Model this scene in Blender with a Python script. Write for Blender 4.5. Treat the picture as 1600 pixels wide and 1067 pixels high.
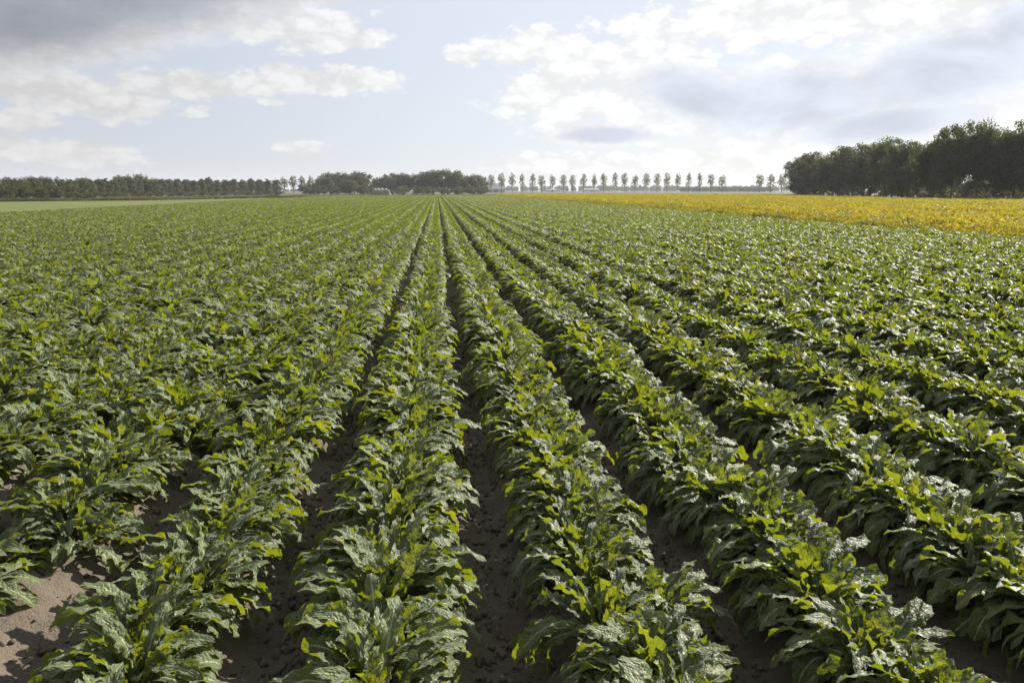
import bpy, math, random
import numpy as np
from mathutils import Vector, Matrix, Euler, Quaternion

# ------------------------------------------------------------------ scene, camera, light
for o in list(bpy.data.objects):
    bpy.data.objects.remove(o)
sc = bpy.context.scene
COL = sc.collection
R = math.radians
rng = np.random.default_rng(7)
random.seed(7)

EYE = 1.98
FPX = 1244.0                       # focal length for a 1600 px wide frame
PITCH, YAW = R(10.742), R(5.302)   # down, to the right of the row direction (+Y)
cam = bpy.data.cameras.new('camera'); cam.sensor_width = 36; cam.lens = FPX / 1600 * 36
cam.clip_start = 0.05; cam.clip_end = 12000
camo = bpy.data.objects.new('camera', cam); COL.objects.link(camo)
camo.location = (0, 0, EYE); camo.rotation_euler = (R(90) - PITCH, 0, -YAW)
sc.camera = camo

SUN_AZ, SUN_EL = 54.0, 29.0        # degrees right of +Y, above the horizon
SUN_STRENGTH, SKY_STRENGTH = 5.0, 0.061
EXPOSURE = 1.34

sc.view_settings.view_transform = 'Standard'
sc.view_settings.look = 'None'
sc.view_settings.gamma = 1.0
sc.view_settings.exposure = EXPOSURE
sc.view_settings.use_curve_mapping = False
sc.cycles.max_bounces = 8
sc.cycles.diffuse_bounces = 3
sc.cycles.glossy_bounces = 2
sc.cycles.transmission_bounces = 4
sc.cycles.volume_bounces = 0
sc.cycles.caustics_reflective = False
sc.cycles.caustics_refractive = False
sc.cycles.sample_clamp_indirect = 4.0
sc.cycles.use_denoising = True

# ---- node helpers
class NT:
    def __init__(s, tree):
        s.t = tree; s.n = tree.nodes; s.l = tree.links
    def node(s, kind, **kw):
        n = s.n.new(kind)
        for k, v in kw.items(): setattr(n, k, v)
        return n
    def put(s, sock, v):
        if v is None: return
        if isinstance(v, bpy.types.NodeSocket): s.l.new(v, sock)
        else:
            try: sock.default_value = v
            except Exception: sock.default_value = tuple(v) + (1.0,)
    def m(s, op, a, b=None, c=None, clamp=False):
        n = s.node('ShaderNodeMath', operation=op); n.use_clamp = clamp
        s.put(n.inputs[0], a)
        if b is not None: s.put(n.inputs[1], b)
        if c is not None: s.put(n.inputs[2], c)
        return n.outputs[0]
    def smooth(s, x, lo, hi, a=0.0, b=1.0):
        n = s.node('ShaderNodeMapRange', interpolation_type='SMOOTHSTEP')
        for k, v in zip(('Value', 'From Min', 'From Max', 'To Min', 'To Max'), (x, lo, hi, a, b)): s.put(n.inputs[k], v)
        return n.outputs[0]
    def mix(s, f, a, b, blend='MIX'):
        n = s.node('ShaderNodeMix', data_type='RGBA', blend_type=blend)
        s.put(n.inputs[0], f); s.put(n.inputs[6], a); s.put(n.inputs[7], b)
        return n.outputs[2]
    def noise(s, vec, scale, detail=4, rough=0.55, dist=0.0, dims='3D'):
        n = s.node('ShaderNodeTexNoise', noise_dimensions=dims)
        if vec is not None: s.l.new(vec, n.inputs['Vector'])
        n.inputs['Scale'].default_value = scale; n.inputs['Detail'].default_value = detail
        n.inputs['Roughness'].default_value = rough; n.inputs['Distortion'].default_value = dist
        return n
    def bump(s, h, strength=0.5, dist=0.02):
        n = s.node('ShaderNodeBump'); n.inputs['Strength'].default_value = strength; n.inputs['Distance'].default_value = dist
        s.l.new(h, n.inputs['Height']); return n.outputs[0]

# ---- the sky: Nishita air with backlit clouds, laid out by azimuth and elevation in degrees
THICK = [(-24.9,10.5,12.5,4.3,5), (-17.9,12.5,12.05,4.60,8), (-10.6,14.22,10.36,3.99,12), (23.7,5.67,10.36,3.21,2), (32.9,7.15,8.96,3.50,8), (17.9,6.24,6.31,2.54,-14), (37.3,8.58,5.01,3.81,0), (29.6,4.08,8.49,1.64,5), (11.8,3.75,5.0,0.95,0)]
THIN = [(-23.8,5.96,8.5,1.7,-6), (-15.8,6.63,6.6,1.05,0), (-8.4,7.08,7.6,1.15,2), (-10.6,7.83,1.63,0.56,0), (-25.3,4.12,2.32,0.96,0), (-23.1,2.23,4.88,1.08,-4), (-26.1,2.61,1.31,0.89,0), (-6.8,9.80,4.61,1.02,4), (-8.8,10.58,4.93,1.16,10), (5.3,9.29,3.07,1.46,0), (2.0,8.87,1.49,0.90,0), (7.1,10.01,1.75,0.96,0), (9.3,8.25,3.50,2.46,0), (8.4,5.96,5.75,2.53,0), (13.2,7.98,5.18,2.45,0), (15.7,9.93,5.07,1.98,0), (22.2,10.82,11.93,2.28,0), (31.6,10.51,9.06,1.79,5), (14.1,4.85,4.34,2.11,0), (28.6,2.93,12.44,1.44,6), (20.7,2.02,8.34,1.27,0), (9.8,1.87,8.93,0.87,0), (22.7,8.32,1.20,0.55,0), (18.1,8.22,1.17,0.40,0), (16.0,8.20,1.19,0.36,0), (-9.0,2.79,2.11,0.51,0), (-15.9,4.78,1.16,0.24,0), (-10.7,5.74,1.23,0.28,0)]

world = bpy.data.worlds.new('World'); sc.world = world; world.use_nodes = True
world.node_tree.nodes.clear()
w = NT(world.node_tree)
sky = w.node('ShaderNodeTexSky', sky_type='NISHITA', sun_disc=False)
sky.sun_elevation = R(SUN_EL); sky.sun_rotation = R(SUN_AZ)
sky.air_density = 1.0; sky.dust_density = 0.5; sky.ozone_density = 2.0
tc = w.node('ShaderNodeTexCoord')
sep = w.node('ShaderNodeSeparateXYZ'); w.l.new(tc.outputs['Generated'], sep.inputs[0])
az = w.m('MULTIPLY', w.m('ARCTAN2', sep.outputs[0], sep.outputs[1]), 57.29578)
el = w.m('MULTIPLY', w.m('ARCSINE', sep.outputs[2]), 57.29578)
cv = w.node('ShaderNodeCombineXYZ'); w.l.new(az, cv.inputs[0]); w.l.new(w.m('MULTIPLY', el, 1.9), cv.inputs[1])
n_big = w.noise(cv.outputs[0], 0.16, 8, 0.54, 0.3).outputs[0]
n_fine = w.noise(cv.outputs[0], 0.75, 7, 0.56, 0.2).outputs[0]
n_tiny = w.noise(cv.outputs[0], 2.6, 6, 0.6, 0.2).outputs[0]
fbm = w.m('SUBTRACT', w.m('ADD', w.m('ADD', w.m('MULTIPLY', n_big, 0.46), w.m('MULTIPLY', n_fine, 0.34)), w.m('MULTIPLY', n_tiny, 0.20)), 0.5)
def blobs(rows):
    out = None
    for a0, e0, ra, re, rot in rows:
        k = math.tan(R(rot))
        da = w.m('SUBTRACT', az, a0)
        de = w.m('SUBTRACT', w.m('SUBTRACT', el, e0), w.m('MULTIPLY', da, k))
        u = w.m('POWER', w.m('ABSOLUTE', w.m('DIVIDE', da, ra)), 2.0)
        v = w.m('POWER', w.m('ABSOLUTE', w.m('DIVIDE', de, re)), 2.0)
        b = w.m('SUBTRACT', 1.0, w.m('SQRT', w.m('ADD', u, v)))
        out = b if out is None else w.m('SMOOTH_MAX', out, b, 0.12)
    return out
b_thick = blobs(THICK); b_thin = blobs(THIN)
# beyond the photograph's part of the sky the broken cloud simply goes on
far_az = w.smooth(w.m('ABSOLUTE', w.m('SUBTRACT', az, 5.3)), 34, 46)
far_el = w.smooth(el, 13.5, 18)
out_of_map = w.m('MAXIMUM', far_az, far_el)
den = w.m('MAXIMUM', sep.outputs[2], 0.06)
pl = w.node('ShaderNodeCombineXYZ'); w.l.new(w.m('DIVIDE', sep.outputs[0], den), pl.inputs[0]); w.l.new(w.m('DIVIDE', sep.outputs[1], den), pl.inputs[1])
n_layer = w.noise(pl.outputs[0], 0.55, 6, 0.55, 0.3).outputs[0]
b_rest = w.m('SUBTRACT', w.m('MULTIPLY', w.m('SUBTRACT', n_layer, 0.47), 4.0), w.m('MULTIPLY', w.m('SUBTRACT', 1.0, out_of_map), 3.0))
b_thick = w.m('MAXIMUM', b_thick, b_rest)
def cauliflower(scale):
    v = w.node('ShaderNodeTexVoronoi', feature='SMOOTH_F1', voronoi_dimensions='2D'); w.l.new(cvw, v.inputs['Vector']); v.inputs['Scale'].default_value = scale; v.inputs['Smoothness'].default_value = 0.35
    return w.m('SUBTRACT', 0.42, v.outputs['Distance'])
wv = w.node('ShaderNodeVectorMath', operation='ADD'); w.l.new(cv.outputs[0], wv.inputs[0])
wn = w.node('ShaderNodeVectorMath', operation='SCALE'); w.l.new(w.noise(cv.outputs[0], 0.9, 3, 0.5).outputs['Color'], wn.inputs[0]); wn.inputs['Scale'].default_value = 1.1
w.l.new(wn.outputs[0], wv.inputs[1]); cvw = wv.outputs[0]
puffs = w.m('ADD', w.m('MULTIPLY', cauliflower(0.42), 0.48), w.m('ADD', w.m('MULTIPLY', cauliflower(1.0), 0.28), w.m('MULTIPLY', cauliflower(2.3), 0.14)))
d_thick = w.m('ADD', b_thick, w.m('ADD', w.m('MULTIPLY', fbm, 0.8), w.m('MULTIPLY', puffs, 0.12)))
d_thin = w.m('ADD', b_thin, w.m('ADD', w.m('MULTIPLY', fbm, 1.9), puffs))
a_thick = w.smooth(d_thick, 0.00, 0.36)
a_thin = w.smooth(d_thin, 0.0, 0.42)
core = w.smooth(d_thick, 0.06, 0.70)
alpha = w.m('MAXIMUM', w.m('MULTIPLY', a_thick, 0.98), w.m('MULTIPLY', a_thin, 0.86))
# nearer the sun the cloud is lit through, away from it its base is grey
sv = Vector((math.cos(R(SUN_EL)) * math.sin(R(SUN_AZ)), math.cos(R(SUN_EL)) * math.cos(R(SUN_AZ)), math.sin(R(SUN_EL))))
dt = w.node('ShaderNodeVectorMath', operation='DOT_PRODUCT'); w.l.new(tc.outputs['Generated'], dt.inputs[0]); dt.inputs[1].default_value = sv
prox = w.smooth(dt.outputs['Value'], 0.15, 0.80)
core_col = w.mix(prox, (0.20, 0.213, 0.238), (0.465, 0.50, 0.575))
lit_col = w.mix(prox, (0.47, 0.465, 0.46), (0.66, 0.66, 0.655))
veil_col = w.mix(prox, (0.375, 0.395, 0.455), (0.53, 0.55, 0.605))
puff = w.smooth(puffs, -0.22, 0.22, 0.86, 1.08)
lit_col = w.mix(1.0, lit_col, puff, 'MULTIPLY')
core_col = w.mix(1.0, core_col, w.smooth(n_big, 0.3, 0.7, 0.86, 1.14), 'MULTIPLY')
ccol = w.mix(core, lit_col, core_col)
ccol = w.mix(1.0, ccol, (0.615 / SKY_STRENGTH,) * 3, 'MULTIPLY')
veil_col = w.mix(1.0, veil_col, (0.615 / SKY_STRENGTH,) * 3, 'MULTIPLY')
veiled = w.mix(0.86, sky.outputs[0], veil_col)      # thin high cloud over all of it
skycol = w.mix(alpha, veiled, ccol)
bg = w.node('ShaderNodeBackground'); bg.inputs['Strength'].default_value = SKY_STRENGTH
w.l.new(skycol, bg.inputs['Color'])
wo = w.node('ShaderNodeOutputWorld'); w.l.new(bg.outputs[0], wo.inputs['Surface'])
world.cycles.sampling_method = 'MANUAL'; world.cycles.sample_map_resolution = 512

sun = bpy.data.lights.new('sun', 'SUN'); sun.energy = SUN_STRENGTH; sun.angle = R(0.53); sun.color = (1.0, 0.94, 0.83)
suno = bpy.data.objects.new('sun', sun); COL.objects.link(suno)
suno.rotation_euler = sv.to_track_quat('Z', 'Y').to_euler(); suno.location = (40, 30, 40)

# ------------------------------------------------------------------ helpers
FW = np.array([math.sin(YAW) * math.cos(PITCH), math.cos(YAW) * math.cos(PITCH), -math.sin(PITCH)])
RT = np.array([math.cos(YAW), -math.sin(YAW), 0.0]); UP = np.cross(RT, FW)
def survey(px, py, Y):
    """the place Y metres down the rows that a sight line of the photograph meets"""
    d = FW * FPX + RT * (px - 800) - UP * (py - 533.5)
    t = Y / d[1]
    return Vector((d[0] * t, Y, EYE + d[2] * t))
def to_frame(x, y, z):
    d = np.stack([x, y, z - EYE], -1)
    dep = d @ FW
    return 800 + FPX * (d @ RT) / dep, 533.5 - FPX * (d @ UP) / dep, dep

def mesh_np(name, verts, faces, mat=None, smooth=False):
    me = bpy.data.meshes.new(name)
    verts = np.asarray(verts, np.float32)
    if isinstance(faces, np.ndarray):
        n, k = faces.shape
        me.vertices.add(len(verts)); me.vertices.foreach_set('co', verts.ravel())
        me.loops.add(n * k); me.loops.foreach_set('vertex_index', faces.astype(np.int32).ravel())
        me.polygons.add(n); me.polygons.foreach_set('loop_start', np.arange(0, n * k, k, dtype=np.int32))
        me.polygons.foreach_set('loop_total', np.full(n, k, np.int32))
        me.update(calc_edges=True)
    else:
        me.from_pydata([tuple(v) for v in verts], [], faces); me.update()
    if smooth: me.polygons.foreach_set('use_smooth', np.ones(len(me.polygons), bool))
    if mat: me.materials.append(mat)
    return me
def fattr(me, name, vals):
    a = me.attributes.new(name, 'FLOAT', 'POINT'); a.data.foreach_set('value', np.asarray(vals, np.float32))
def link(name, me, parent=None, loc=None, rot=None, scale=None):
    o = bpy.data.objects.new(name, me); COL.objects.link(o)
    if parent: o.parent = parent
    if loc is not None: o.location = loc
    if rot is not None: o.rotation_euler = rot
    if scale is not None: o.scale = scale if hasattr(scale, '__len__') else (scale,) * 3
    return o
def tag(o, label=None, cat=None, group=None, kind=None):
    for k, v in (('label', label), ('category', cat), ('group', group), ('kind', kind)):
        if v: o[k] = v
    return o
class MB:
    """collects boxes, prisms and tubes into one mesh"""
    def __init__(s): s.v = []; s.f = []
    def add(s, v, f):
        b = len(s.v); s.v += [tuple(p) for p in v]; s.f += [tuple(i + b for i in q) for q in f]; return s
    def box(s, x0, x1, y0, y1, z0, z1):
        v = [(x, y, z) for z in (z0, z1) for y in (y0, y1) for x in (x0, x1)]
        return s.add(v, [(0, 2, 3, 1), (4, 5, 7, 6), (0, 1, 5, 4), (2, 6, 7, 3), (0, 4, 6, 2), (1, 3, 7, 5)])
    def tube(s, pts, rad, n=7):
        pts = [Vector(p) for p in pts]; v = []; f = []
        for i, p in enumerate(pts):
            t = (pts[min(i + 1, len(pts) - 1)] - pts[max(i - 1, 0)]).normalized()
            a = t.cross(Vector((0.31, 0.95, 0.08))).normalized(); b = t.cross(a)
            r = rad[i] if hasattr(rad, '__len__') else rad
            for k in range(n):
                q = 2 * math.pi * k / n
                v.append(p + (a * math.cos(q) + b * math.sin(q)) * r)
        for i in range(len(pts) - 1):
            for k in range(n):
                f.append((i * n + k, i * n + (k + 1) % n, (i + 1) * n + (k + 1) % n, (i + 1) * n + k))
        f.append(tuple(range(n - 1, -1, -1))); f.append(tuple((len(pts) - 1) * n + k for k in range(n)))
        return s.add(v, f)
    def mesh(s, name, mat, smooth=False): return mesh_np(name, s.v, s.f, mat, smooth)
    def build(s, name, mat, parent=None, smooth=False, loc=None): return link(name, s.mesh(name, mat, smooth), parent, loc)
def vnoise(shape_x, shape_y, cell, seed):
    """value noise sampled at coordinates shape_x, shape_y (arrays)"""
    g = np.random.default_rng(seed).random((257, 257))
    x = np.asarray(shape_x) / cell; y = np.asarray(shape_y) / cell
    xi = np.floor(x).astype(int); yi = np.floor(y).astype(int); fx = x - xi; fy = y - yi
    fx = fx * fx * (3 - 2 * fx); fy = fy * fy * (3 - 2 * fy)
    a = g[xi % 257, yi % 257]; b = g[(xi + 1) % 257, yi % 257]; c = g[xi % 257, (yi + 1) % 257]; d = g[(xi + 1) % 257, (yi + 1) % 257]
    return (a * (1 - fx) + b * fx) * (1 - fy) + (c * (1 - fx) + d * fx) * fy - 0.5
def in_poly(x, y, poly):
    ins = np.zeros(len(x), bool); n = len(poly)
    for i in range(n):
        (x1, y1), (x2, y2) = poly[i], poly[(i + 1) % n]
        c = ((y1 > y) != (y2 > y)) & (x < (x2 - x1) * (y - y1) / (y2 - y1 + 1e-9) + x1)
        ins ^= c
    return ins
def scatter(name, pts, rot, scl, idx, protos, proto_name):
    """one object whose geometry nodes set PROTOS out on PTS"""
    me = bpy.data.meshes.new(name)
    me.vertices.add(len(pts)); me.vertices.foreach_set('co', np.asarray(pts, np.float32).ravel())
    a = me.attributes.new('rot', 'FLOAT_VECTOR', 'POINT'); a.data.foreach_set('vector', np.asarray(rot, np.float32).ravel())
    a = me.attributes.new('scl', 'FLOAT_VECTOR', 'POINT'); a.data.foreach_set('vector', np.asarray(scl, np.float32).ravel())
    a = me.attributes.new('idx', 'INT', 'POINT'); a.data.foreach_set('value', np.asarray(idx, np.int32))
    c = bpy.data.collections.new(proto_name)
    for i, pm in enumerate(protos):
        c.objects.link(bpy.data.objects.new('%s_form_%02d' % (proto_name, i), pm))
    ng = bpy.data.node_groups.new(name, 'GeometryNodeTree')
    ng.interface.new_socket('Geometry', in_out='INPUT', socket_type='NodeSocketGeometry')
    ng.interface.new_socket('Geometry', in_out='OUTPUT', socket_type='NodeSocketGeometry')
    g = NT(ng)
    gi = g.node('NodeGroupInput'); go = g.node('NodeGroupOutput')
    iop = g.node('GeometryNodeInstanceOnPoints'); ci = g.node('GeometryNodeCollectionInfo')
    ci.inputs['Collection'].default_value = c; ci.inputs['Separate Children'].default_value = True; ci.inputs['Reset Children'].default_value = True
    def na(n, t):
        q = g.node('GeometryNodeInputNamedAttribute', data_type=t); q.inputs['Name'].default_value = n
        return [s for s in q.outputs if s.enabled and s.name == 'Attribute'][0]
    g.l.new(gi.outputs[0], iop.inputs['Points']); g.l.new(ci.outputs[0], iop.inputs['Instance'])
    iop.inputs['Pick Instance'].default_value = True
    g.l.new(na('idx', 'INT'), iop.inputs['Instance Index']); g.l.new(na('rot', 'FLOAT_VECTOR'), iop.inputs['Rotation']); g.l.new(na('scl', 'FLOAT_VECTOR'), iop.inputs['Scale'])
    g.l.new(iop.outputs[0], go.inputs[0])
    o = link(name, me); md = o.modifiers.new('set_out', 'NODES'); md.node_group = ng
    return o

# ------------------------------------------------------------------ materials
def new_mat(name):
    m = bpy.data.materials.new(name); m.use_nodes = True; m.node_tree.nodes.clear()
    t = NT(m.node_tree); out = t.node('ShaderNodeOutputMaterial'); return m, t, out
def principled(t, color, rough=0.8, normal=None, spec=0.3):
    p = t.node('ShaderNodeBsdfPrincipled'); t.put(p.inputs['Base Color'], color); t.put(p.inputs['Roughness'], rough)
    p.inputs['Specular IOR Level'].default_value = spec
    if normal is not None: t.l.new(normal, p.inputs['Normal'])
    return p
def plain(name, c1, c2, scale=3.0, rough=0.8, spec=0.3, bump=0.0):
    m, t, out = new_mat(name)
    co = t.node('ShaderNodeTexCoord').outputs['Object']
    n = t.noise(co, scale, 6, 0.6)
    p = principled(t, t.mix(t.smooth(n.outputs[0], 0.3, 0.7), c1, c2), rough, t.bump(n.outputs[0], bump, 0.05) if bump else None, spec)
    t.l.new(p.outputs[0], out.inputs[0]); return m
def leafy(name, dark, light, through, amount=0.4, rough=0.5, spec=0.4, rib=None, attr='lr', crinkle=0.0, sheen=0.0):
    """thin leaf: waxy surface, light passing through; colour varies from leaf to leaf"""
    m, t, out = new_mat(name)
    at = t.node('ShaderNodeAttribute', attribute_name=attr); oi = t.node('ShaderNodeObjectInfo')
    rnd = t.m('FRACT', t.m('ADD', at.outputs['Fac'], oi.outputs['Random']))
    col = t.mix(rnd, dark, light)
    if rib: col = t.mix(t.smooth(rnd, 0.980, 0.992), col, (0.17, 0.165, 0.045))     # a few leaves have yellowed
    tcol = t.mix(1.0, through, t.mix(rnd, (0.75, 0.8, 0.9), (1.15, 1.1, 1.0)), 'MULTIPLY')
    nrm = None
    if rib or crinkle:
        uv = t.node('ShaderNodeTexCoord').outputs['UV']
        s = t.node('ShaderNodeSeparateXYZ'); t.l.new(uv, s.inputs[0])
        off = t.m('ABSOLUTE', t.m('SUBTRACT', s.outputs[1], 0.5))
        wid = t.m('ADD', 0.034, t.m('MULTIPLY', t.m('POWER', t.m('SUBTRACT', 1.0, s.outputs[0]), 2.0), 0.22))
        ribm = t.smooth(off, t.m('MULTIPLY', wid, 0.6), wid, 1.0, 0.0)
        mp = t.node('ShaderNodeMapping'); t.l.new(uv, mp.inputs[0]); mp.inputs['Scale'].default_value = (6.0, 1.4, 1.0)
        # side veins run obliquely off the midrib
        ve = t.m('SINE', t.m('MULTIPLY', t.m('SUBTRACT', s.outputs[0], t.m('MULTIPLY', off, 0.35)), 62.0))
        ve = t.smooth(ve, 0.80, 1.0)
        n1 = t.noise(mp.outputs[0], 3.2, 5, 0.6, 0.4)
        col = t.mix(t.m('MULTIPLY', t.smooth(n1.outputs[0], 0.35, 0.7), 0.35), col, light)
        col = t.mix(t.m('MULTIPLY', ve, 0.22), col, rib)
        col = t.mix(ribm, col, rib)
        tcol = t.mix(t.m('MULTIPLY', ribm, 0.75), tcol, tuple(c * 0.35 for c in through))
        vo = t.node('ShaderNodeTexVoronoi', feature='SMOOTH_F1'); t.l.new(mp.outputs[0], vo.inputs['Vector']); vo.inputs['Scale'].default_value = 5.5
        h = t.m('ADD', t.m('MULTIPLY', vo.outputs['Distance'], 0.8), t.m('ADD', t.m('MULTIPLY', n1.outputs[0], 0.7), t.m('MULTIPLY', ve, -0.10)))
        nrm = t.bump(h, crinkle, 0.02)
    p = principled(t, col, rough, nrm, spec)
    p.inputs['Sheen Weight'].default_value = sheen; p.inputs['Sheen Roughness'].default_value = 0.45
    tr = t.node('ShaderNodeBsdfTranslucent'); t.put(tr.inputs[0], tcol)
    if nrm is not None: t.l.new(nrm, tr.inputs['Normal'])
    mx = t.node('ShaderNodeMixShader'); mx.inputs[0].default_value = amount
    t.l.new(p.outputs[0], mx.inputs[1]); t.l.new(tr.outputs[0], mx.inputs[2]); t.l.new(mx.outputs[0], out.inputs[0])
    return m

m_leaf = leafy('chicory_leaf', (0.050, 0.074, 0.020), (0.108, 0.140, 0.046), (0.215, 0.250, 0.006), 0.40, 0.50, 0.38, rib=(0.33, 0.37, 0.21), crinkle=0.5, sheen=0.22)
m_soy = leafy('yellow_leaf', (0.25, 0.195, 0.024), (0.43, 0.350, 0.042), (0.43, 0.350, 0.018), 0.40, 0.75, 0.1)
m_soy_green = leafy('greenish_leaf', (0.12, 0.13, 0.02), (0.22, 0.21, 0.025), (0.28, 0.30, 0.015), 0.38, 0.6, 0.3)
m_oak = leafy('oak_foliage', (0.012, 0.022, 0.007), (0.040, 0.058, 0.016), (0.12, 0.14, 0.014), 0.32, 0.6, 0.15)
m_rust = leafy('turning_foliage', (0.030, 0.040, 0.013), (0.072, 0.070, 0.024), (0.10, 0.095, 0.012), 0.30, 0.6, 0.15)
m_pop = leafy('poplar_foliage', (0.046, 0.058, 0.028), (0.082, 0.094, 0.050), (0.26, 0.28, 0.12), 0.52, 0.5, 0.3)
m_dense = leafy('dense_poplar_foliage', (0.030, 0.042, 0.018), (0.062, 0.076, 0.034), (0.13, 0.145, 0.04), 0.32, 0.6, 0.2)
m_farwood = leafy('far_wood_foliage', (0.025, 0.040, 0.020), (0.040, 0.055, 0.028), (0.06, 0.08, 0.02), 0.2, 0.7, 0.2)
m_bark = plain('bark', (0.035, 0.028, 0.022), (0.075, 0.065, 0.052), 4.0, 0.9, 0.2, 0.6)
m_reed = leafy('dry_grass', (0.10, 0.08, 0.042), (0.17, 0.145, 0.08), (0.15, 0.13, 0.05), 0.3, 0.8, 0.2)
m_reed_green = leafy('rank_grass', (0.035, 0.045, 0.014), (0.07, 0.078, 0.026), (0.11, 0.12, 0.025), 0.3, 0.8, 0.2)
m_stem = plain('stem', (0.10, 0.06, 0.035), (0.17, 0.10, 0.05), 20, 0.8)
m_roof = plain('tiled_roof', (0.040, 0.039, 0.036), (0.070, 0.068, 0.062), 1.5, 1.0, 0.02)
m_sheet = plain('sheet_roof', (0.22, 0.235, 0.245), (0.28, 0.295, 0.305), 0.4, 0.5)
m_wall = plain('pale_wall', (0.32, 0.31, 0.29), (0.42, 0.40, 0.37), 0.8, 0.85)
m_brick = plain('brick_wall', (0.19, 0.11, 0.075), (0.27, 0.17, 0.115), 3.0, 0.9)
m_dark = plain('dark_opening', (0.03, 0.032, 0.035), (0.05, 0.052, 0.055), 2.0, 0.4, 0.5)
m_plastic = plain('white_plastic_sheet', (0.32, 0.32, 0.31), (0.40, 0.40, 0.39), 1.2, 0.45, 0.5)
m_wood = plain('weathered_wood', (0.13, 0.12, 0.105), (0.22, 0.205, 0.18), 6.0, 0.85)

def soil_mat(name, c_dark, c_light):
    m, t, out = new_mat(name)
    co = t.node('ShaderNodeTexCoord').outputs['Object']
    n1 = t.noise(co, 1.3, 5, 0.6).outputs[0]; n2 = t.noise(co, 26.0, 7, 0.68).outputs[0]; n3 = t.noise(co, 140.0, 3, 0.6).outputs[0]
    col = t.mix(t.m('MULTIPLY', t.m('ADD', n1, n2), 0.5), c_dark, c_light)
    col = t.mix(t.smooth(n3, 0.62, 0.75, 0.0, 0.5), col, tuple(min(1, c * 1.6) for c in c_light))
    h = t.m('ADD', n2, t.m('MULTIPLY', n3, 0.35))
    p = principled(t, col, 0.92, t.bump(h, 0.9, 0.03), 0.2)
    t.l.new(p.outputs[0], out.inputs[0]); return m
m_soil = soil_mat('field_soil', (0.084, 0.068, 0.051), (0.168, 0.138, 0.106))
m_clod, t, out = new_mat('clod_earth')
oi = t.node('ShaderNodeObjectInfo'); nz = t.noise(t.node('ShaderNodeTexCoord').outputs['Object'], 1.8, 5, 0.65)
t.l.new(principled(t, t.mix(t.m('ADD', t.m('MULTIPLY', oi.outputs['Random'], 0.6), t.m('MULTIPLY', nz.outputs[0], 0.4)), (0.068, 0.055, 0.042), (0.185, 0.154, 0.122)), 0.95, t.bump(nz.outputs[0], 0.5, 0.3), 0.1).outputs[0], out.inputs[0])
def turf_mat(name, c1, c2, scale):
    m, t, out = new_mat(name)
    co = t.node('ShaderNodeTexCoord').outputs['Object']
    n1 = t.noise(co, scale, 6, 0.6).outputs[0]; n2 = t.noise(co, scale * 40, 4, 0.6).outputs[0]
    col = t.mix(t.smooth(t.m('ADD', t.m('MULTIPLY', n1, 0.7), t.m('MULTIPLY', n2, 0.3)), 0.3, 0.7), c1, c2)
    p = principled(t, col, 0.9, t.bump(n2, 0.6, 0.05), 0.15)
    t.l.new(p.outputs[0], out.inputs[0]); return m
m_meadow = turf_mat('meadow_turf', (0.080, 0.100, 0.022), (0.106, 0.126, 0.033), 0.05)
m_ground = turf_mat('rough_ground', (0.050, 0.054, 0.022), (0.09, 0.085, 0.038), 0.03)

# ------------------------------------------------------------------ the setting
ROW, FUR0 = 0.905, 0.228            # row spacing, x of the middle furrow
FIELD = [(-32.6, -2), (-32.6, 235), (0, 272), (20.2, 281), (20.2, -2)]
SOY = [(20.7, -2), (20.7, 281), (75, 293), (122, 288), (106, 225), (81, 136), (87, 113), (143, 83), (143, -2)]
MEADOW = [(-33.0, -2), (-33.0, 232), (-42.5, 226), (-45, 209), (-60, 164), (-77, 149), (-142, 118), (-142, -2)]
def sheet(name, poly, z, mat):
    return tag(link(name, mesh_np(name, [(x, y, z) for x, y in poly], [tuple(range(len(poly)))][0:1], mat)), kind='structure')
sheet('ground', [(-2450, -2450), (2450, -2450), (2450, 2450), (-2450, 2450)], -0.10, m_ground)
sheet('meadow', MEADOW[::-1], 0.0, m_meadow)

def ridge(x):
    c = 0.5 - 0.5 * np.cos(2 * np.pi * (x - FUR0) / ROW)
    return 0.015 + 0.17 * c ** 0.8
def soil_h(x, y):
    wob = vnoise(x, y, 0.9, 1) * 0.06
    h = ridge(x + wob) + vnoise(x, y, 0.45, 2) * 0.05 + vnoise(x, y, 0.15, 3) * 0.06 + np.abs(vnoise(x, y, 0.085, 4)) * 0.065 + vnoise(x, y, 0.05, 5) * 0.024
    return h
def grid(name, xs, ys, zf, mat, smooth=False):
    X, Y = np.meshgrid(xs, ys); Z = zf(X, Y)
    nx, ny = len(xs), len(ys)
    i = np.arange(nx * ny).reshape(ny, nx)
    f = np.stack([i[:-1, :-1], i[:-1, 1:], i[1:, 1:], i[1:, :-1]], -1).reshape(-1, 4)
    return link(name, mesh_np(name, np.stack([X, Y, Z], -1).reshape(-1, 3), f, mat, smooth))
NEAR_END = 15.0
fs = grid('field_soil', np.arange(-9, 12.5, 0.036), np.concatenate([np.arange(0.8, 8, 0.036), np.arange(8, NEAR_END, 0.07)]), soil_h, m_soil, True)
tag(fs, kind='structure')
def coarse_h(X, Y):
    near = (Y < NEAR_END - 0.5) & (X > -8.8) & (X < 12.2)
    return ridge(X) * 0.9 - 0.02 - near * 0.3
ff = grid('field_soil_beyond', np.arange(-32.7, 20.35, ROW / 8), np.concatenate([np.arange(-2, 16, 1.0), np.arange(16, 283, 2.0)]), coarse_h, m_soil, True)
tag(ff, kind='structure')
sheet('yellow_field_soil', SOY, 0.02, m_soil)

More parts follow.
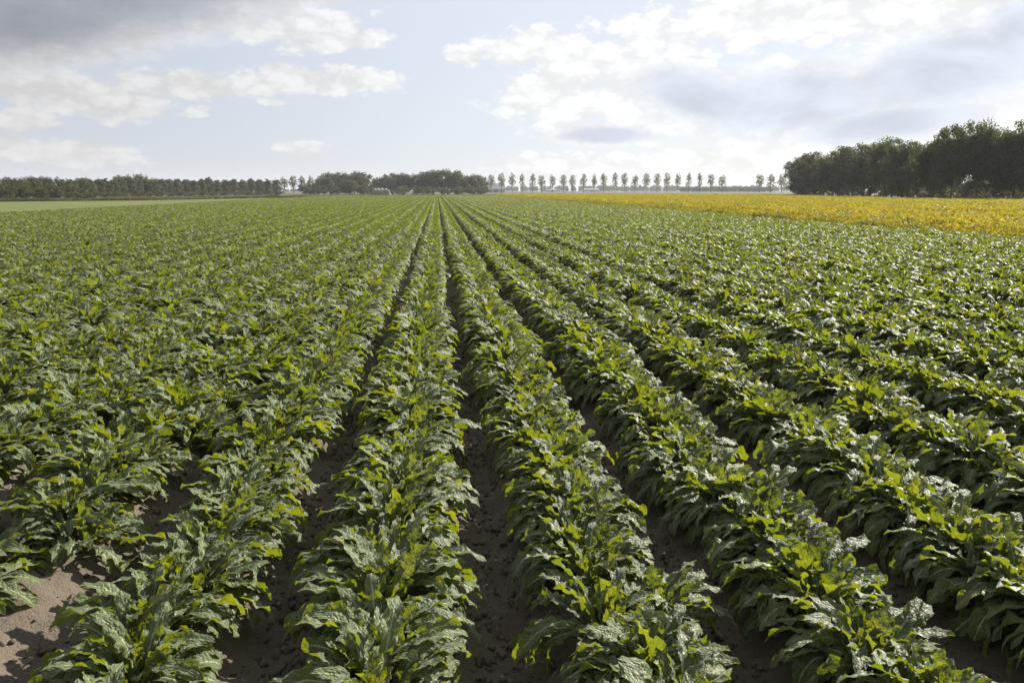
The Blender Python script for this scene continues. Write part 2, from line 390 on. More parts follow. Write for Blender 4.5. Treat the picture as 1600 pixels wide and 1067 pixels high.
# clods lying in the furrows
def clod_proto(seed):
    r = np.random.default_rng(seed)
    t = (1 + 5 ** .5) / 2
    v = np.array([(-1, t, 0), (1, t, 0), (-1, -t, 0), (1, -t, 0), (0, -1, t), (0, 1, t), (0, -1, -t), (0, 1, -t), (t, 0, -1), (t, 0, 1), (-t, 0, -1), (-t, 0, 1)]) / 1.9
    f = [(0, 11, 5), (0, 5, 1), (0, 1, 7), (0, 7, 10), (0, 10, 11), (1, 5, 9), (5, 11, 4), (11, 10, 2), (10, 7, 6), (7, 1, 8), (3, 9, 4), (3, 4, 2), (3, 2, 6), (3, 6, 8), (3, 8, 9), (4, 9, 5), (2, 4, 11), (6, 2, 10), (8, 6, 7), (9, 8, 1)]
    v = v * (0.5 + 0.9 * r.random((12, 1))) * (1, r.uniform(.6, 1.2), r.uniform(.45, .8))
    return mesh_np('clod', v, np.array(f), m_clod, False)
pts = []
for k in range(-4, 6):
    n = 4200 if abs(k) <= 2 else 900
    y = 1.8 + (NEAR_END - 1.8) * rng.random(n) ** 1.7
    x = FUR0 + ROW * k + rng.normal(0, 0.10, n)
    pts.append(np.stack([x, y, soil_h(x, y)], -1))
pts = np.concatenate(pts)
s = 0.003 + 0.022 * rng.random(len(pts)) ** 3.6
pts[:, 2] += s * 0.15
cl = scatter('soil_clods', pts, rng.uniform(-3, 3, (len(pts), 3)) * (0.2, 0.2, 1), np.stack([s] * 3, -1), rng.integers(0, 6, len(pts)), [clod_proto(i) for i in range(6)], 'clod')
tag(cl, 'dark crumbly clods of earth lying in the furrows', 'soil', kind='stuff')

# ------------------------------------------------------------------ trees
def tree_meshes(seed, h, wid, base, clumps, quads, leaf, mat, shape='round', clump_r=0.16, trunk_r=None, limbs=7, low=0.0, shell=0.45, barkm=None):
    """trunk mesh and crown mesh of a tree standing on the origin"""
    r = np.random.default_rng(seed)
    cz = (base + h) / 2; hz = (h - base) / 2; rx = wid / 2
    cs = []
    while len(cs) < clumps:
        d = r.normal(size=3); d /= np.linalg.norm(d)
        q = r.random() ** shell
        lump = 1 if shape == 'poplar' else 1 + 0.16 * math.sin(3 * math.atan2(d[1], d[0]) + seed) + 0.12 * math.sin(5 * d[2] + seed * 2.1) + r.normal(0, 0.05)
        p = d * q * min(lump, 1.06)
        if shape == 'poplar':
            t = (p[2] + 1) / 2
            p[:2] *= 1.10 - 0.32 * t
        cs.append((p[0] * rx, p[1] * rx, cz + p[2] * hz * 0.96))
    cs = np.array(cs)
    n = clumps * quads
    ci = np.repeat(np.arange(clumps), quads)
    cr = clump_r * wid * r.uniform(0.65, 1.35, clumps)[ci]
    d = r.normal(size=(n, 3)); d /= np.linalg.norm(d, axis=1, keepdims=True)
    pos = cs[ci] + d * (cr * r.random(n) ** 0.5)[:, None] * (1, 1, 0.8)
    pos[:, 2] = np.maximum(pos[:, 2], 0.12)
    nr = d * 0.6 + r.normal(size=(n, 3)) * 0.7 + (0, 0, 0.35); nr /= np.linalg.norm(nr, axis=1, keepdims=True)
    a = np.cross(nr, r.normal(size=(n, 3))); a /= np.linalg.norm(a, axis=1, keepdims=True); b = np.cross(nr, a)
    sz = (leaf * r.uniform(0.6, 1.4, n))[:, None]
    v = np.stack([pos - a * sz, pos - b * sz * 0.55 + nr * sz * 0.15, pos + a * sz, pos + b * sz * 0.55 + nr * sz * 0.15], 1).reshape(-1, 3)
    crown = mesh_np('crown', v, np.arange(4 * n).reshape(n, 4), mat)
    lr = np.clip(r.random(clumps)[ci] * 0.75 + r.random(n) * 0.25, 0, 0.999)
    fattr(crown, 'lr', np.repeat(lr, 4))
    tr = trunk_r or h * 0.018
    mb = MB()
    top = base + (h - base) * (0.85 if shape == 'poplar' else 0.6)
    ln = r.normal(0, 0.02 * h, 2)
    mb.tube([(0, 0, -0.15), (0, 0, base * 0.5 + .05), (ln[0] * .5, ln[1] * .5, base + (top - base) * .4), (ln[0], ln[1], top)], [tr * 1.25, tr, tr * 0.75, tr * 0.2], 8)
    order = r.permutation(clumps)[:limbs]
    for i in order:
        p = Vector(cs[i]); z0 = base * 0.75 + (p.z - base * 0.75) * r.uniform(0.15, 0.55); z0 = min(max(z0, base * 0.6), top * 0.95)
        q = Vector((ln[0] * .5, ln[1] * .5, z0)) if z0 > base else Vector((0, 0, z0))
        mid = q.lerp(p, 0.5) + Vector((0, 0, -0.05 * h * r.random()))
        mb.tube([q, mid, p], [tr * 0.42, tr * 0.28, tr * 0.08], 5)
    trunk = mb.mesh('trunk', barkm or m_bark, True)
    return trunk, crown
def plant_tree(name, forms, i, loc, rz, sc3, label, group, cat='tree'):
    root = bpy.data.objects.new(name, None); COL.objects.link(root); root.empty_display_size = 0.5
    root.location = loc; root.rotation_euler = (0, 0, rz); root.scale = sc3
    link('trunk', forms[i][0], root); link('crown', forms[i][1], root)
    return tag(root, label, cat, group)
ORD = ['zeroth', 'first', 'second', 'third', 'fourth', 'fifth', 'sixth', 'seventh', 'eighth', 'ninth', 'tenth', 'eleventh', 'twelfth', 'thirteenth', 'fourteenth', 'fifteenth', 'sixteenth', 'seventeenth', 'eighteenth', 'nineteenth', 'twentieth']
def nth(n):
    if n <= 20: return ORD[n]
    tens = {2: 'twenty', 3: 'thirty', 4: 'forty', 5: 'fifty'}[n // 10]
    return tens + '-' + ORD[n % 10] if n % 10 else {2: 'twentieth', 3: 'thirtieth', 4: 'fortieth', 5: 'fiftieth'}[n // 10]

# unit-size forms (height 10), scaled per tree
BIG = [tree_meshes(20 + i, 10, 8.2, 1.1, 170, 120, 0.155, [m_oak, m_oak, m_rust][i % 3], clump_r=0.12, limbs=16, shell=0.5) for i in range(5)]
ROUND = [tree_meshes(40 + i, 10, 10, 0.6, 120, 60, 0.27, [m_oak, m_rust, m_oak][i % 3], clump_r=0.125, limbs=6) for i in range(5)]
BUSH = [tree_meshes(60 + i, 10, 14, 0.3, 46, 55, 0.42, [m_oak, m_rust][i % 2], clump_r=0.12, limbs=5, trunk_r=0.2) for i in range(4)]
POPLAR = [tree_meshes(80 + i, 10, 4.0, 2.0 + 0.25 * (i % 3), 110, 26, 0.16, m_pop, 'poplar', 0.10, 0.12, 12, shell=0.5) for i in range(6)]
DENSE = [tree_meshes(90 + i, 10, 5.0, 0.4, 110, 46, 0.24, [m_dense, m_dense, m_rust][i % 3], 'poplar', 0.16, 0.12, 6) for i in range(4)]
FAR = 1.18
def stand(px, py_top, Y):
    p = survey(px, py_top, Y); return Vector((p.x, p.y, -0.1)), p.z + 0.1
def grow(name, forms, i, px, top, Y, wid_px, unit_w, rz, label, group, cat='tree'):
    Y = Y * FAR
    loc, h = stand(px, top, Y); h *= 1.02
    wm = wid_px * Y / FPX
    return plant_tree(name, forms, i % len(forms), loc, rz, (wm / unit_w, wm / unit_w, h / 10), label, group, cat)

# the tall wood on the right, nearest trees at the frame's edge
RIGHT = [(1252,246,196,42),(1276,237,186,58),(1306,236,176,60),(1338,222,168,62),(1366,223,160,60),(1390,217,150,60),(1416,219,140,58),(1440,236,132,50),(1468,209,121,64),(1498,187,116,62),(1538,191,113,58),(1568,212,111,44),(1597,188,108,84),(1640,186,104,90)]
for i, (c, t_, Y, wp) in enumerate(RIGHT):
    grow('oak_tree', BIG, [0, 2, 1, 3, 2, 4, 0, 2, 1, 3, 4, 0, 1, 3][i], c, t_, Y, wp * 1.15, 8.2, i * 1.9, 'dark broadleaf tree, %s from the left along the front of the right-hand wood' % nth(i + 1), 'trees of the wood on the right')
BACK = [(1290,243,215),(1322,238,208),(1352,232,200),(1400,226,188),(1450,236,165),(1478,240,150),(1583,236,140),(1625,205,130)]
for i, (c, t_, Y) in enumerate(BACK):
    grow('oak_tree', BIG, i + 1, c, t_, Y, 66, 8.2, i * 2.3 + 1, 'shaded broadleaf tree, %s from the left in the back row of the right-hand wood' % nth(i + 1), 'trees of the wood on the right')
UNDER = [(1256,287,192),(1285,282,182),(1318,284,172),(1350,284,163),(1382,286,152),(1412,284,139),(1475,294,122),(1562,290,118),(1590,288,114),(1625,290,108)]
UNDER += [(1440,290,150),(1478,286,150),(1506,285,152),(1536,284,150),(1600,286,138)]; UNDER.sort()
for i, (c, t_, Y) in enumerate(UNDER):
    grow('undergrowth_bush', BUSH, 0 if i % 3 else 1, c, t_, Y + 3, 46, 14, i * 1.3, 'dark undergrowth bush, %s from the left beneath the trees of the right-hand wood' % nth(i + 1), 'undergrowth of the right-hand wood', 'bush')

# the poplar avenue beyond the fields
AVENUE = [(768,271.5),(783.5,270),(800,271),(816,271.5),(832,271),(847.5,272),(864,271.5),(880,271),(895.5,271),(912,271),(929,271.5),(944.5,270),(961.5,269),(977,269),(993,271),(1010.5,269),(1027,269),(1043,269),(1060,270),(1077,269.5),(1094.5,269),(1111.5,270.5),(1129,271.5)]
for i, (c, t_) in enumerate(AVENUE):
    grow('poplar_tree', POPLAR, i * 5 + i // 4, c + rng.normal(0, .5), t_ + rng.normal(0, .5), 600 + i * 0.5, rng.uniform(8.8, 12.4), 3.7, i * 2.1, 'slender poplar, %s from the left in the evenly spaced row behind the yellow field' % nth(i + 1), 'poplars in the evenly spaced row')
for i, c in enumerate((1188, 1205.5, 1222.5)):
    grow('poplar_tree', POPLAR, i + 2, c, 271 + i * 0.5, 560, 14, 3.7, i * 2.7, '%s of the three poplars just left of the right-hand wood' % ['leftmost', 'middle', 'rightmost'][i], 'poplars beside the right-hand wood')
for i, (c, t_) in enumerate([(443, 275.5), (457, 273), (471, 274.5), (484.5, 275), (498, 274)]):
    grow('poplar_tree', POPLAR, i + 1, c, t_, 380, 12.5, 3.7, i * 1.7, 'poplar, %s from the left in the short row beside the rounded trees' % nth(i + 1), 'poplars left of the rounded trees')

# the rounded trees round the farm in the middle
MID = [(484,288,330,34,'B'),(505,278,334,34,'R'),(514,270.5,345,30,'R'),(527,270.5,348,26,'R'),(545,281,330,34,'R'),(553,269,345,44,'R'),(566,272,350,32,'R'),(590,278,345,24,'R'),(606,276,345,30,'R'),(612,271.5,352,28,'R'),(628,271,348,34,'R'),(645,272.5,344,30,'R'),(660,270,348,28,'R'),(676,266.5,346,38,'R'),(699,265.5,344,46,'R'),(715,269,350,32,'R'),(722,277,338,24,'R'),(738,273,342,30,'R'),(750,276,345,24,'R')]
for i, (c, t_, Y, wp, kd) in enumerate(MID):
    grow('broadleaf_tree', ROUND if kd == 'R' else BUSH, i * 3 + i // 3, c, t_, Y, wp * 1.05, 10 if kd == 'R' else 14, i * 1.1, 'rounded broadleaf tree, %s from the left in the clump where the rows vanish' % nth(i + 1), 'rounded trees where the rows vanish')
for i, c in enumerate((480, 497, 520, 545, 568, 590, 628, 650, 672, 694, 716, 738, 752)):
    grow('hedge_bush', BUSH, i, c, rng.uniform(289, 293), 325 + rng.uniform(0, 8), 26, 14, i * 0.8, 'low dark bush, %s from the left at the foot of the rounded trees' % nth(i + 1), 'bushes below the rounded trees', 'bush')

# the wood on the left: rounded brownish trees, then dense poplars
LW = [(-8,280,168,30),(10,278,172,30),(30,278.5,174,30),(48,276.5,178,30),(66,276.5,182,30),(84,277,186,30),(104,281,190,28),(122,277.5,196,30),(134,279,200,22)]
for i, (c, t_, Y, wp) in enumerate(LW):
    grow('broadleaf_tree', ROUND, [1, 0, 4, 1, 3, 4, 0, 2, 0][i], c, t_, Y, wp, 10, i * 1.4, 'brownish green broadleaf tree, %s from the left in the left-hand wood' % nth(i + 1), 'trees of the left-hand wood')
LF = [(-6,290,146),(14,288,148),(38,288.5,151),(58,292,153),(74,293,156),(90,290,158),(112,300,164),(130,301,168)]
for i, (c, t_, Y) in enumerate(LF):
    grow('wood_edge_bush', BUSH, 1 if i % 3 else 3, c, t_, Y, 32, 14, i * 1.9, 'rounded russet bush, %s from the left along the edge of the left-hand wood' % nth(i + 1), 'bushes along the edge of the left-hand wood', 'bush')
LP = [(140,280),(154,280),(165,279),(178,280),(189,279),(203,277),(214,279),(227,278),(240,280),(252,280),(263,280),(276,279),(289,281),(302,281),(314,279.5),(325,277),(337,281),(351,281),(364,279),(378,281),(391,279),(404,280),(417,280),(430,280)]
for i, (c, t_) in enumerate(LP):
    Y = 215 + (c - 140) * 0.33
    grow('poplar_tree', DENSE, i * 3 + i // 5, c, t_, Y, 15.5, 4.6, i * 1.1, 'leafy poplar, %s from the left in the dense row edging the left-hand wood' % nth(i + 1), 'poplars edging the left-hand wood')
LB = [(186,274.5),(205,273.5),(220,273.5),(238,279),(160,279),(262,280),(290,281),(320,281.5),(350,283),(380,284),(408,283)]
for i, (c, t_) in enumerate(sorted(LB)):
    grow('broadleaf_tree', ROUND, i + 2, c, t_, 262 + (c - 150) * 0.33, 26, 10, i * 1.7, 'rounded tree, %s from the left showing behind the dense poplar row' % nth(i + 1), 'trees behind the dense poplar row')
for i, c in enumerate(range(146, 440, 17)):
    Y = 196 + (c - 140) * 0.31
    grow('scrub_bush', BUSH, i, c, rng.uniform(297, 301), Y, 22, 14, i * 0.9, 'low scrub bush, %s from the left at the foot of the dense poplar row' % nth(i + 1), 'scrub below the dense poplar row', 'bush')

# far woods that read as one mass
def far_wood(name, c0, c1, Y, top, jit, n, label):
    px = rng.uniform(c0, c1, n); Ys = Y * FAR + rng.uniform(0, 60, n)
    P = np.array([survey(a, 299, b) for a, b in zip(px, Ys)]); P[:, 2] = -0.1
    hh = np.array([survey(a, top + rng.normal(0, jit), b).z for a, b in zip(px, Ys)]) / 10
    o = scatter(name, P, np.stack([np.zeros(n), np.zeros(n), rng.uniform(0, 6.28, n)], -1), np.stack([hh * 1.1, hh * 1.1, hh], -1), rng.integers(0, 3, n), FARF, name + '_tree')
    return tag(o, label, 'wood', kind='stuff')
def joined(forms, mat):
    out = []
    for tr, cr in forms:
        n = len(cr.vertices); v = np.empty(n * 3, np.float32); cr.vertices.foreach_get('co', v)
        out.append(mesh_np('far_tree', v.reshape(-1, 3), np.arange(n).reshape(-1, 4), mat))
    return out
FARF = joined([tree_meshes(200 + i, 10, 5.5, 0.1, 40, 26, 0.55, m_farwood, 'poplar', 0.17, 0.1, 2) for i in range(3)], m_farwood)
far_wood('far_wood', 1064, 1206, 850, 292.3, 0.5, 150, 'solid blue-grey wood in the haze left of the right-hand wood')
far_wood('distant_tree_line', 760, 1260, 1250, 291.0, 0.9, 320, 'pale blue line of distant trees behind the poplar row')
far_wood('hazy_wood', 440, 480, 1000, 295.5, 0.6, 50, 'hazy blue wood glimpsed between the left poplars')

# ------------------------------------------------------------------ farm buildings
def gable(name, cx, Y, w_, d_, eave, top, rot, wallm, roofm, label, cat, doors=(), windows=(), over=0.35):
    root = bpy.data.objects.new(name, None); COL.objects.link(root); root.location = (cx, Y, -0.1); root.rotation_euler = (0, 0, rot)
    hx, hy = w_ / 2, d_ / 2
    mb = MB(); v = [(-hx, -hy, 0), (hx, -hy, 0), (hx, hy, 0), (-hx, hy, 0), (-hx, -hy, eave), (hx, -hy, eave), (hx, hy, eave), (-hx, hy, eave), (-hx, 0, top), (hx, 0, top)]
    mb.add(v, [(0, 1, 5, 4), (2, 3, 7, 6), (1, 2, 6, 9, 5), (3, 0, 4, 8, 7)]); mb.build('wall', wallm, root)
    for sgn in (-1, 1):
        q = MB(); k = (top - eave) / hy; y0 = sgn * (hy + over); z0 = eave - over * k
        p = [(-hx - over, y0, z0 + .02), (hx + over, y0, z0 + .02), (hx + over, 0, top + .02), (-hx - over, 0, top + .02)]
        p2 = [(a, b, c + 0.18) for a, b, c in p]
        q.add(p + p2, [(0, 1, 2, 3), (4, 7, 6, 5), (0, 4, 5, 1), (1, 5, 6, 2), (2, 6, 7, 3), (3, 7, 4, 0)]); q.build('roof', roofm, root)
    for (x0, x1, z1) in doors: MB().box(x0, x1, -hy - 0.06, -hy - 0.01, 0, z1).build('door', m_dark, root)
    for (x0, x1, z0, z1) in windows:
        wd = MB().box(x0, x1, -hy - 0.05, -hy - 0.01, z0, z1).build('window', m_dark, root)
        MB().box(x0 - .08, x1 + .08, -hy - 0.10, -hy - 0.02, z0 - .12, z0 - .01).build('sill', m_wall, wd)
    return tag(root, label, cat)
p0 = survey(773, 287, 755)
gable('barn', p0.x, 755, 18, 12.5, 3.4, p0.z, 0.08, m_wall, m_sheet, 'large barn with a pale grey roof behind the first poplars of the row', 'barn', doors=[(-2, 2, 2.8)], windows=[(-6.5, -5, 1.2, 2.2), (4.5, 6, 1.2, 2.2)])
p1 = survey(862, 296, 1180)
gable('long_shed', p1.x, 1180, 17, 10, 2.6, p1.z, 0.05, m_wall, m_sheet, 'low white shed half hidden behind the poplar trunks, nearer the barn', 'shed', doors=[(-1.5, 1.5, 2.3)])
p2 = survey(924, 294.8, 1180)
gable('long_shed', p2.x, 1180, 22, 11, 2.9, p2.z, -0.04, m_wall, m_sheet, 'long low white shed seen between poplar trunks, farther from the barn', 'shed', doors=[(-2.5, 1.5, 2.4)])
p3 = survey(1517, 288, 151)
gable('farmhouse', p3.x, 151, 5.4, 4.0, 1.8, p3.z, -0.45, m_brick, m_roof, 'small brick house with a grey tiled roof under the right-hand trees', 'house', doors=[(0.2, 0.9, 1.5)], windows=[(-1.7, -0.7, 0.6, 1.3), (1.2, 1.9, 0.6, 1.3)], over=0.2)
p4 = survey(1450, 298.5, 163)
gable('garden_shed', p4.x, 163, 3.5, 2.6, 1.35, p4.z, -0.3, m_wood, m_roof, 'low grey-roofed garden shed among shrubs below the right-hand wood', 'shed', doors=[(-0.3, 0.4, 1.1)], over=0.15)
for i, (c, t_, wp) in enumerate([(1422, 298, 14), (1444, 301, 18), (1462, 293, 20), (1527, 300, 18)]):
    grow('garden_shrub', BUSH, 1, c, t_, 126 - i, wp, 14, i, ['small shrub left of the grey-roofed garden shed', 'leafy shrub in front of the grey-roofed garden shed', 'tall yellowish shrub right of the grey-roofed garden shed', 'green shrub before the wall of the small brick house'][i], 'garden shrubs', 'shrub')

# white-covered heap behind a clipped hedge, left of where the rows vanish
hp = survey(595, 294.9, 373); wm = 15 * 373 / FPX
heap = bpy.data.objects.new('covered_heap', None); COL.objects.link(heap); heap.location = (hp.x, 375, -0.1)
xs = np.linspace(-1, 1, 25); ys = np.linspace(-1, 1, 9)
Xg, Yg = np.meshgrid(xs, ys)
Zg = (hp.z + .25) * (1 - np.abs(Yg) ** 2.4) * (1 - np.abs(Xg) ** 8) * (0.94 + 0.06 * np.sin(Xg * 17) + vnoise(Xg * 9 + 20, Yg * 4 + 20, 1.0, 9) * 0.1)
ii = np.arange(225).reshape(9, 25); fq = np.stack([ii[:-1, :-1], ii[:-1, 1:], ii[1:, 1:], ii[1:, :-1]], -1).reshape(-1, 4)
link('cover_sheet', mesh_np('cover_sheet', np.stack([Xg * wm, Yg * 3.0, Zg], -1).reshape(-1, 3), fq, m_plastic, True), heap)
for i in range(9):
    a = [(0.36 * math.cos(q), 0.36 * math.sin(q), 0) for q in np.linspace(0, 6.283, 11)]
    x = -wm * .85 + i * wm * .21
    MB().tube([(x + u, -1.9, 1.0 + v_ + 0.4 * (i % 2)) for u, v_, _ in a], 0.11, 6).build('tyre', m_dark, heap)
tag(heap, 'long heap under white plastic sheeting behind a dark clipped hedge', 'heap')
hg = bpy.data.objects.new('clipped_hedge', None); COL.objects.link(hg); hg.location = (survey(594, 300, 368).x, 368, -0.1)
n = 2600; hw = 20 * 368 / FPX; hh = survey(597, 296.0, 368).z + .1
pos = np.stack([rng.uniform(-hw, hw, n), rng.uniform(-.6, .6, n), rng.uniform(.05, hh, n)], -1)
nr = rng.normal(size=(n, 3)); nr /= np.linalg.norm(nr, axis=1, keepdims=True); a = np.cross(nr, rng.normal(size=(n, 3))); a /= np.linalg.norm(a, axis=1, keepdims=True); b = np.cross(nr, a)
hm = mesh_np('foliage', np.stack([pos - a * .16, pos - b * .1, pos + a * .16, pos + b * .1], 1).reshape(-1, 3), np.arange(4 * n).reshape(n, 4), m_oak)
fattr(hm, 'lr', np.repeat(rng.random(n), 4)); link('foliage', hm, hg)
mb = MB()
for x in np.linspace(-hw * .95, hw * .95, 14): mb.tube([(x, 0, 0), (x + .05, 0, hh * .8)], [.05, .02], 5)
mb.build('stem_row', m_bark, hg)['kind'] = 'stuff'
tag(hg, 'dark clipped hedge in front of the white-covered heap', 'hedge')

# post and rail fence at the far right
fr = bpy.data.objects.new('rail_fence', None); COL.objects.link(fr)
fpts = [survey(c, 308, Y * FAR) for c, Y in ((1490, 113), (1512, 110.5), (1534, 108), (1556, 106), (1578, 104), (1600, 102), (1622, 100), (1644, 98))]
fr.location = (fpts[0].x, fpts[0].y, -0.1)
for i, p in enumerate(fpts):
    q = Vector((p.x, p.y, 0)) - Vector((fpts[0].x, fpts[0].y, 0))
    MB().box(q.x - .05, q.x + .05, q.y - .05, q.y + .05, -.1, 1.15).build('post', m_wood, fr)
    if i < len(fpts) - 1:
        q2 = Vector((fpts[i + 1].x, fpts[i + 1].y, 0)) - Vector((fpts[0].x, fpts[0].y, 0))
        off = Vector((0, -0.075, 0))
        for z in (0.6, 1.02): MB().tube([q + off + Vector((0, 0, z)), q2 + off + Vector((0, 0, z))], 0.035, 5).build('rail', m_wood, fr)
tag(fr, 'grey post and rail fence in front of the trees at far right', 'fence')

# ------------------------------------------------------------------ verges, yellow field
def tuft(seed, mat, n=26, hgt=1.0, spread=0.5, wd=0.03):
    r = np.random.default_rng(seed); V = []; F = []
    for i in range(n):
        b = r.normal(0, spread * .5, 2); d = r.normal(0, 0.25, 2); h = hgt * r.uniform(.5, 1.1); q = r.uniform(0, 3.14); wv = np.array([math.cos(q), math.sin(q)]) * wd
        k = len(V)
        V += [(b[0] - wv[0], b[1] - wv[1], 0), (b[0] + wv[0], b[1] + wv[1], 0), (b[0] + d[0] * .5 + wv[0], b[1] + d[1] * .5 + wv[1], h * .6), (b[0] + d[0] * .5 - wv[0], b[1] + d[1] * .5 - wv[1], h * .6), (b[0] + d[0] * 1.3, b[1] + d[1] * 1.3, h)]
        F += [(k, k + 1, k + 2, k + 3), (k + 3, k + 2, k + 4)]
    return mesh_np('tuft', V, F, mat)
VERGE = [(-147, 125), (-77, 151.5), (-60, 167), (-45, 213.5), (-39, 234), (-32.5, 241), (0, 278), (20, 286), (36, 290), (75, 298), (128, 294)]
def along(poly, n, half):
    P = np.array(poly, float); seg = np.diff(P, axis=0); L = np.linalg.norm(seg, axis=1); c = np.concatenate([[0], np.cumsum(L)])
    t = np.sort(rng.random(n)) * c[-1]; i = np.clip(np.searchsorted(c, t) - 1, 0, len(L) - 1)
    q = P[i] + seg[i] * ((t - c[i]) / L[i])[:, None]; nn = np.stack([-seg[i][:, 1], seg[i][:, 0]], -1) / L[i][:, None]
    return q + nn * rng.uniform(-half, half, (n, 1)), t
n = 9000
q, t = along(VERGE, n, 1.6)
hs = 0.42 + 0.35 * (vnoise(t, t * 0, 4.0, 11) + .5) + 0.2 * rng.random(n)
gsel = vnoise(t, t * 0, 7.0, 12) > -0.14
vg = scatter('verge_grass', np.concatenate([q, np.full((n, 1), -0.1)], 1), np.stack([np.zeros(n), np.zeros(n), rng.uniform(0, 6.28, n)], -1), np.stack([hs * 1.1, hs * 1.1, hs], -1), np.where(gsel, rng.integers(0, 2, n), rng.integers(2, 4, n)), [tuft(1, m_reed), tuft(2, m_reed), tuft(3, m_reed_green, 34), tuft(4, m_reed_green, 34)], 'grass_tuft')
tag(vg, 'brown rough grass along the ditch at the end of the fields', 'grass', kind='stuff')

def soy_form(seed, mat):
    r = np.random.default_rng(seed); n = 110
    pos = r.normal(size=(n, 3)); pos /= np.linalg.norm(pos, axis=1, keepdims=True)
    pos *= (r.random(n) ** .4)[:, None] * (0.33, 0.33, 0.26); pos[:, 2] += 0.34
    nr = pos * (1.2, 1.2, 0.6) + r.normal(size=(n, 3)) * 0.35 + (0, 0, 0.35); nr /= np.linalg.norm(nr, axis=1, keepdims=True)
    a = np.cross(nr, r.normal(size=(n, 3))); a /= np.linalg.norm(a, axis=1, keepdims=True); b = np.cross(nr, a); s_ = r.uniform(.034, .072, (n, 1))
    v = np.stack([pos - a * s_, pos - b * s_ * .7 + nr * s_ * .2, pos + a * s_, pos + b * s_ * .7 + nr * s_ * .2], 1).reshape(-1, 3)
    st = MB()
    for k in range(4): st.tube([(0, 0, 0), (r.normal(0, .12), r.normal(0, .12), .5)], [.012, .006], 4)
    me = mesh_np('bean', list(v) + st.v, [tuple(range(4 * i, 4 * i + 4)) for i in range(n)] + [tuple(4 * n + j for j in f) for f in st.f], mat)
    me.materials.append(m_stem)
    me.polygons.foreach_set('material_index', np.array([0] * n + [1] * len(st.f), np.int32))
    fattr(me, 'lr', np.concatenate([np.repeat(r.random(n) * .6, 4), np.zeros(len(st.v))]))
    return me
gx, gy = np.meshgrid(np.arange(20.8, 138, 0.56), np.arange(12, 296, 0.46))
gx = gx.ravel() + rng.normal(0, .07, gx.size); gy = gy.ravel() + rng.normal(0, .12, gy.size)
fx, fy, _ = to_frame(gx, gy, np.full(len(gx), .4))
k = in_poly(gx, gy, SOY) & (fx < 1680) & (fx > 0)
gx, gy = gx[k], gy[k]; n = len(gx)
hs = 1.06 + 0.5 * vnoise(gx, gy, 3.0, 21) + 0.25 * rng.random(n)
hs *= 0.72 + 0.28 * np.clip((gx - 20.7) / 1.8, 0, 1)
green = (gx < 22.0) & (rng.random(n) < .22) | (vnoise(gx, gy, 5.0, 22) > .36) & (rng.random(n) < .5) | (rng.random(n) < .15)
sy = scatter('yellow_bean_crop', np.stack([gx, gy, np.full(n, .02)], -1), np.stack([rng.normal(0, .08, n), rng.normal(0, .08, n), rng.uniform(0, 6.28, n)], -1), np.stack([hs * 1.1, hs * 1.1, hs], -1), np.where(green, 5 + rng.integers(0, 2, n), rng.integers(0, 5, n)), [soy_form(300 + i, m_soy) for i in range(5)] + [soy_form(310 + i, m_soy_green) for i in range(2)], 'bean')
tag(sy, 'ripening yellow bean crop filling the field on the right', 'bean crop', kind='stuff')

# tall weeds standing out of the yellow crop
def weed(seed, h):
    r = np.random.default_rng(seed)
    st = MB().tube([(0, 0, 0), (r.normal(0, .02), r.normal(0, .02), h * .6), (r.normal(0, .04), r.normal(0, .04), h)], [.02, .015, .006], 6).mesh('stalk', m_stem)
    V = []; F = []
    for i in range(22):
        z = h * r.uniform(.25, 1.0); q = r.uniform(0, 6.28); l = r.uniform(.10, .22) * (1.1 - z / h * .6); wv = l * .2
        d = np.array([math.cos(q), math.sin(q)]); e = np.array([-d[1], d[0]]); b = len(V)
        V += [(0, 0, z), (d[0] * l * .5 + e[0] * wv, d[1] * l * .5 + e[1] * wv, z + l * .45), (d[0] * l, d[1] * l, z + l * .5), (d[0] * l * .5 - e[0] * wv, d[1] * l * .5 - e[1] * wv, z + l * .45)]; F.append((b, b + 1, b + 2, b + 3))
    return st, mesh_np('foliage', V, F, m_soy_green)
WF = [weed(400 + i, 1.0) for i in range(3)]
for i, (c, b_, h) in enumerate([(1452, 324, 1.05), (1476, 327, 1.1), (1443, 325, 0.95), (1512, 334, 1.05), (1556, 341, 1.15), (1562, 340, 1.05), (1597, 335, 1.0), (1477, 344, 1.0), (1150, 312, 1.0), (1034, 312, 1.1), (1228, 318, 1.0), (1180, 327, 1.0)]):
    d = FW * FPX + RT * (c - 800) - UP * (b_ - 533.5); tt = (0.5 - EYE) / d[2]
    o = bpy.data.objects.new('weed_stalk', None); COL.objects.link(o); o.location = (d[0] * tt, d[1] * tt, 0.02); o.rotation_euler = (0, 0, i); o.scale = (1, 1, h * .86)
    link('stalk', WF[i % 3][0], o); link('foliage', WF[i % 3][1], o)
ws = sorted([o for o in COL.objects if o.name.startswith('weed_stalk')], key=lambda o: to_frame(o.location.x, o.location.y, .5)[0])
for i, o in enumerate(ws): tag(o, 'tall green weed stalk, %s from the left standing out of the yellow crop' % nth(i + 1), 'weed', 'weeds in the yellow crop')

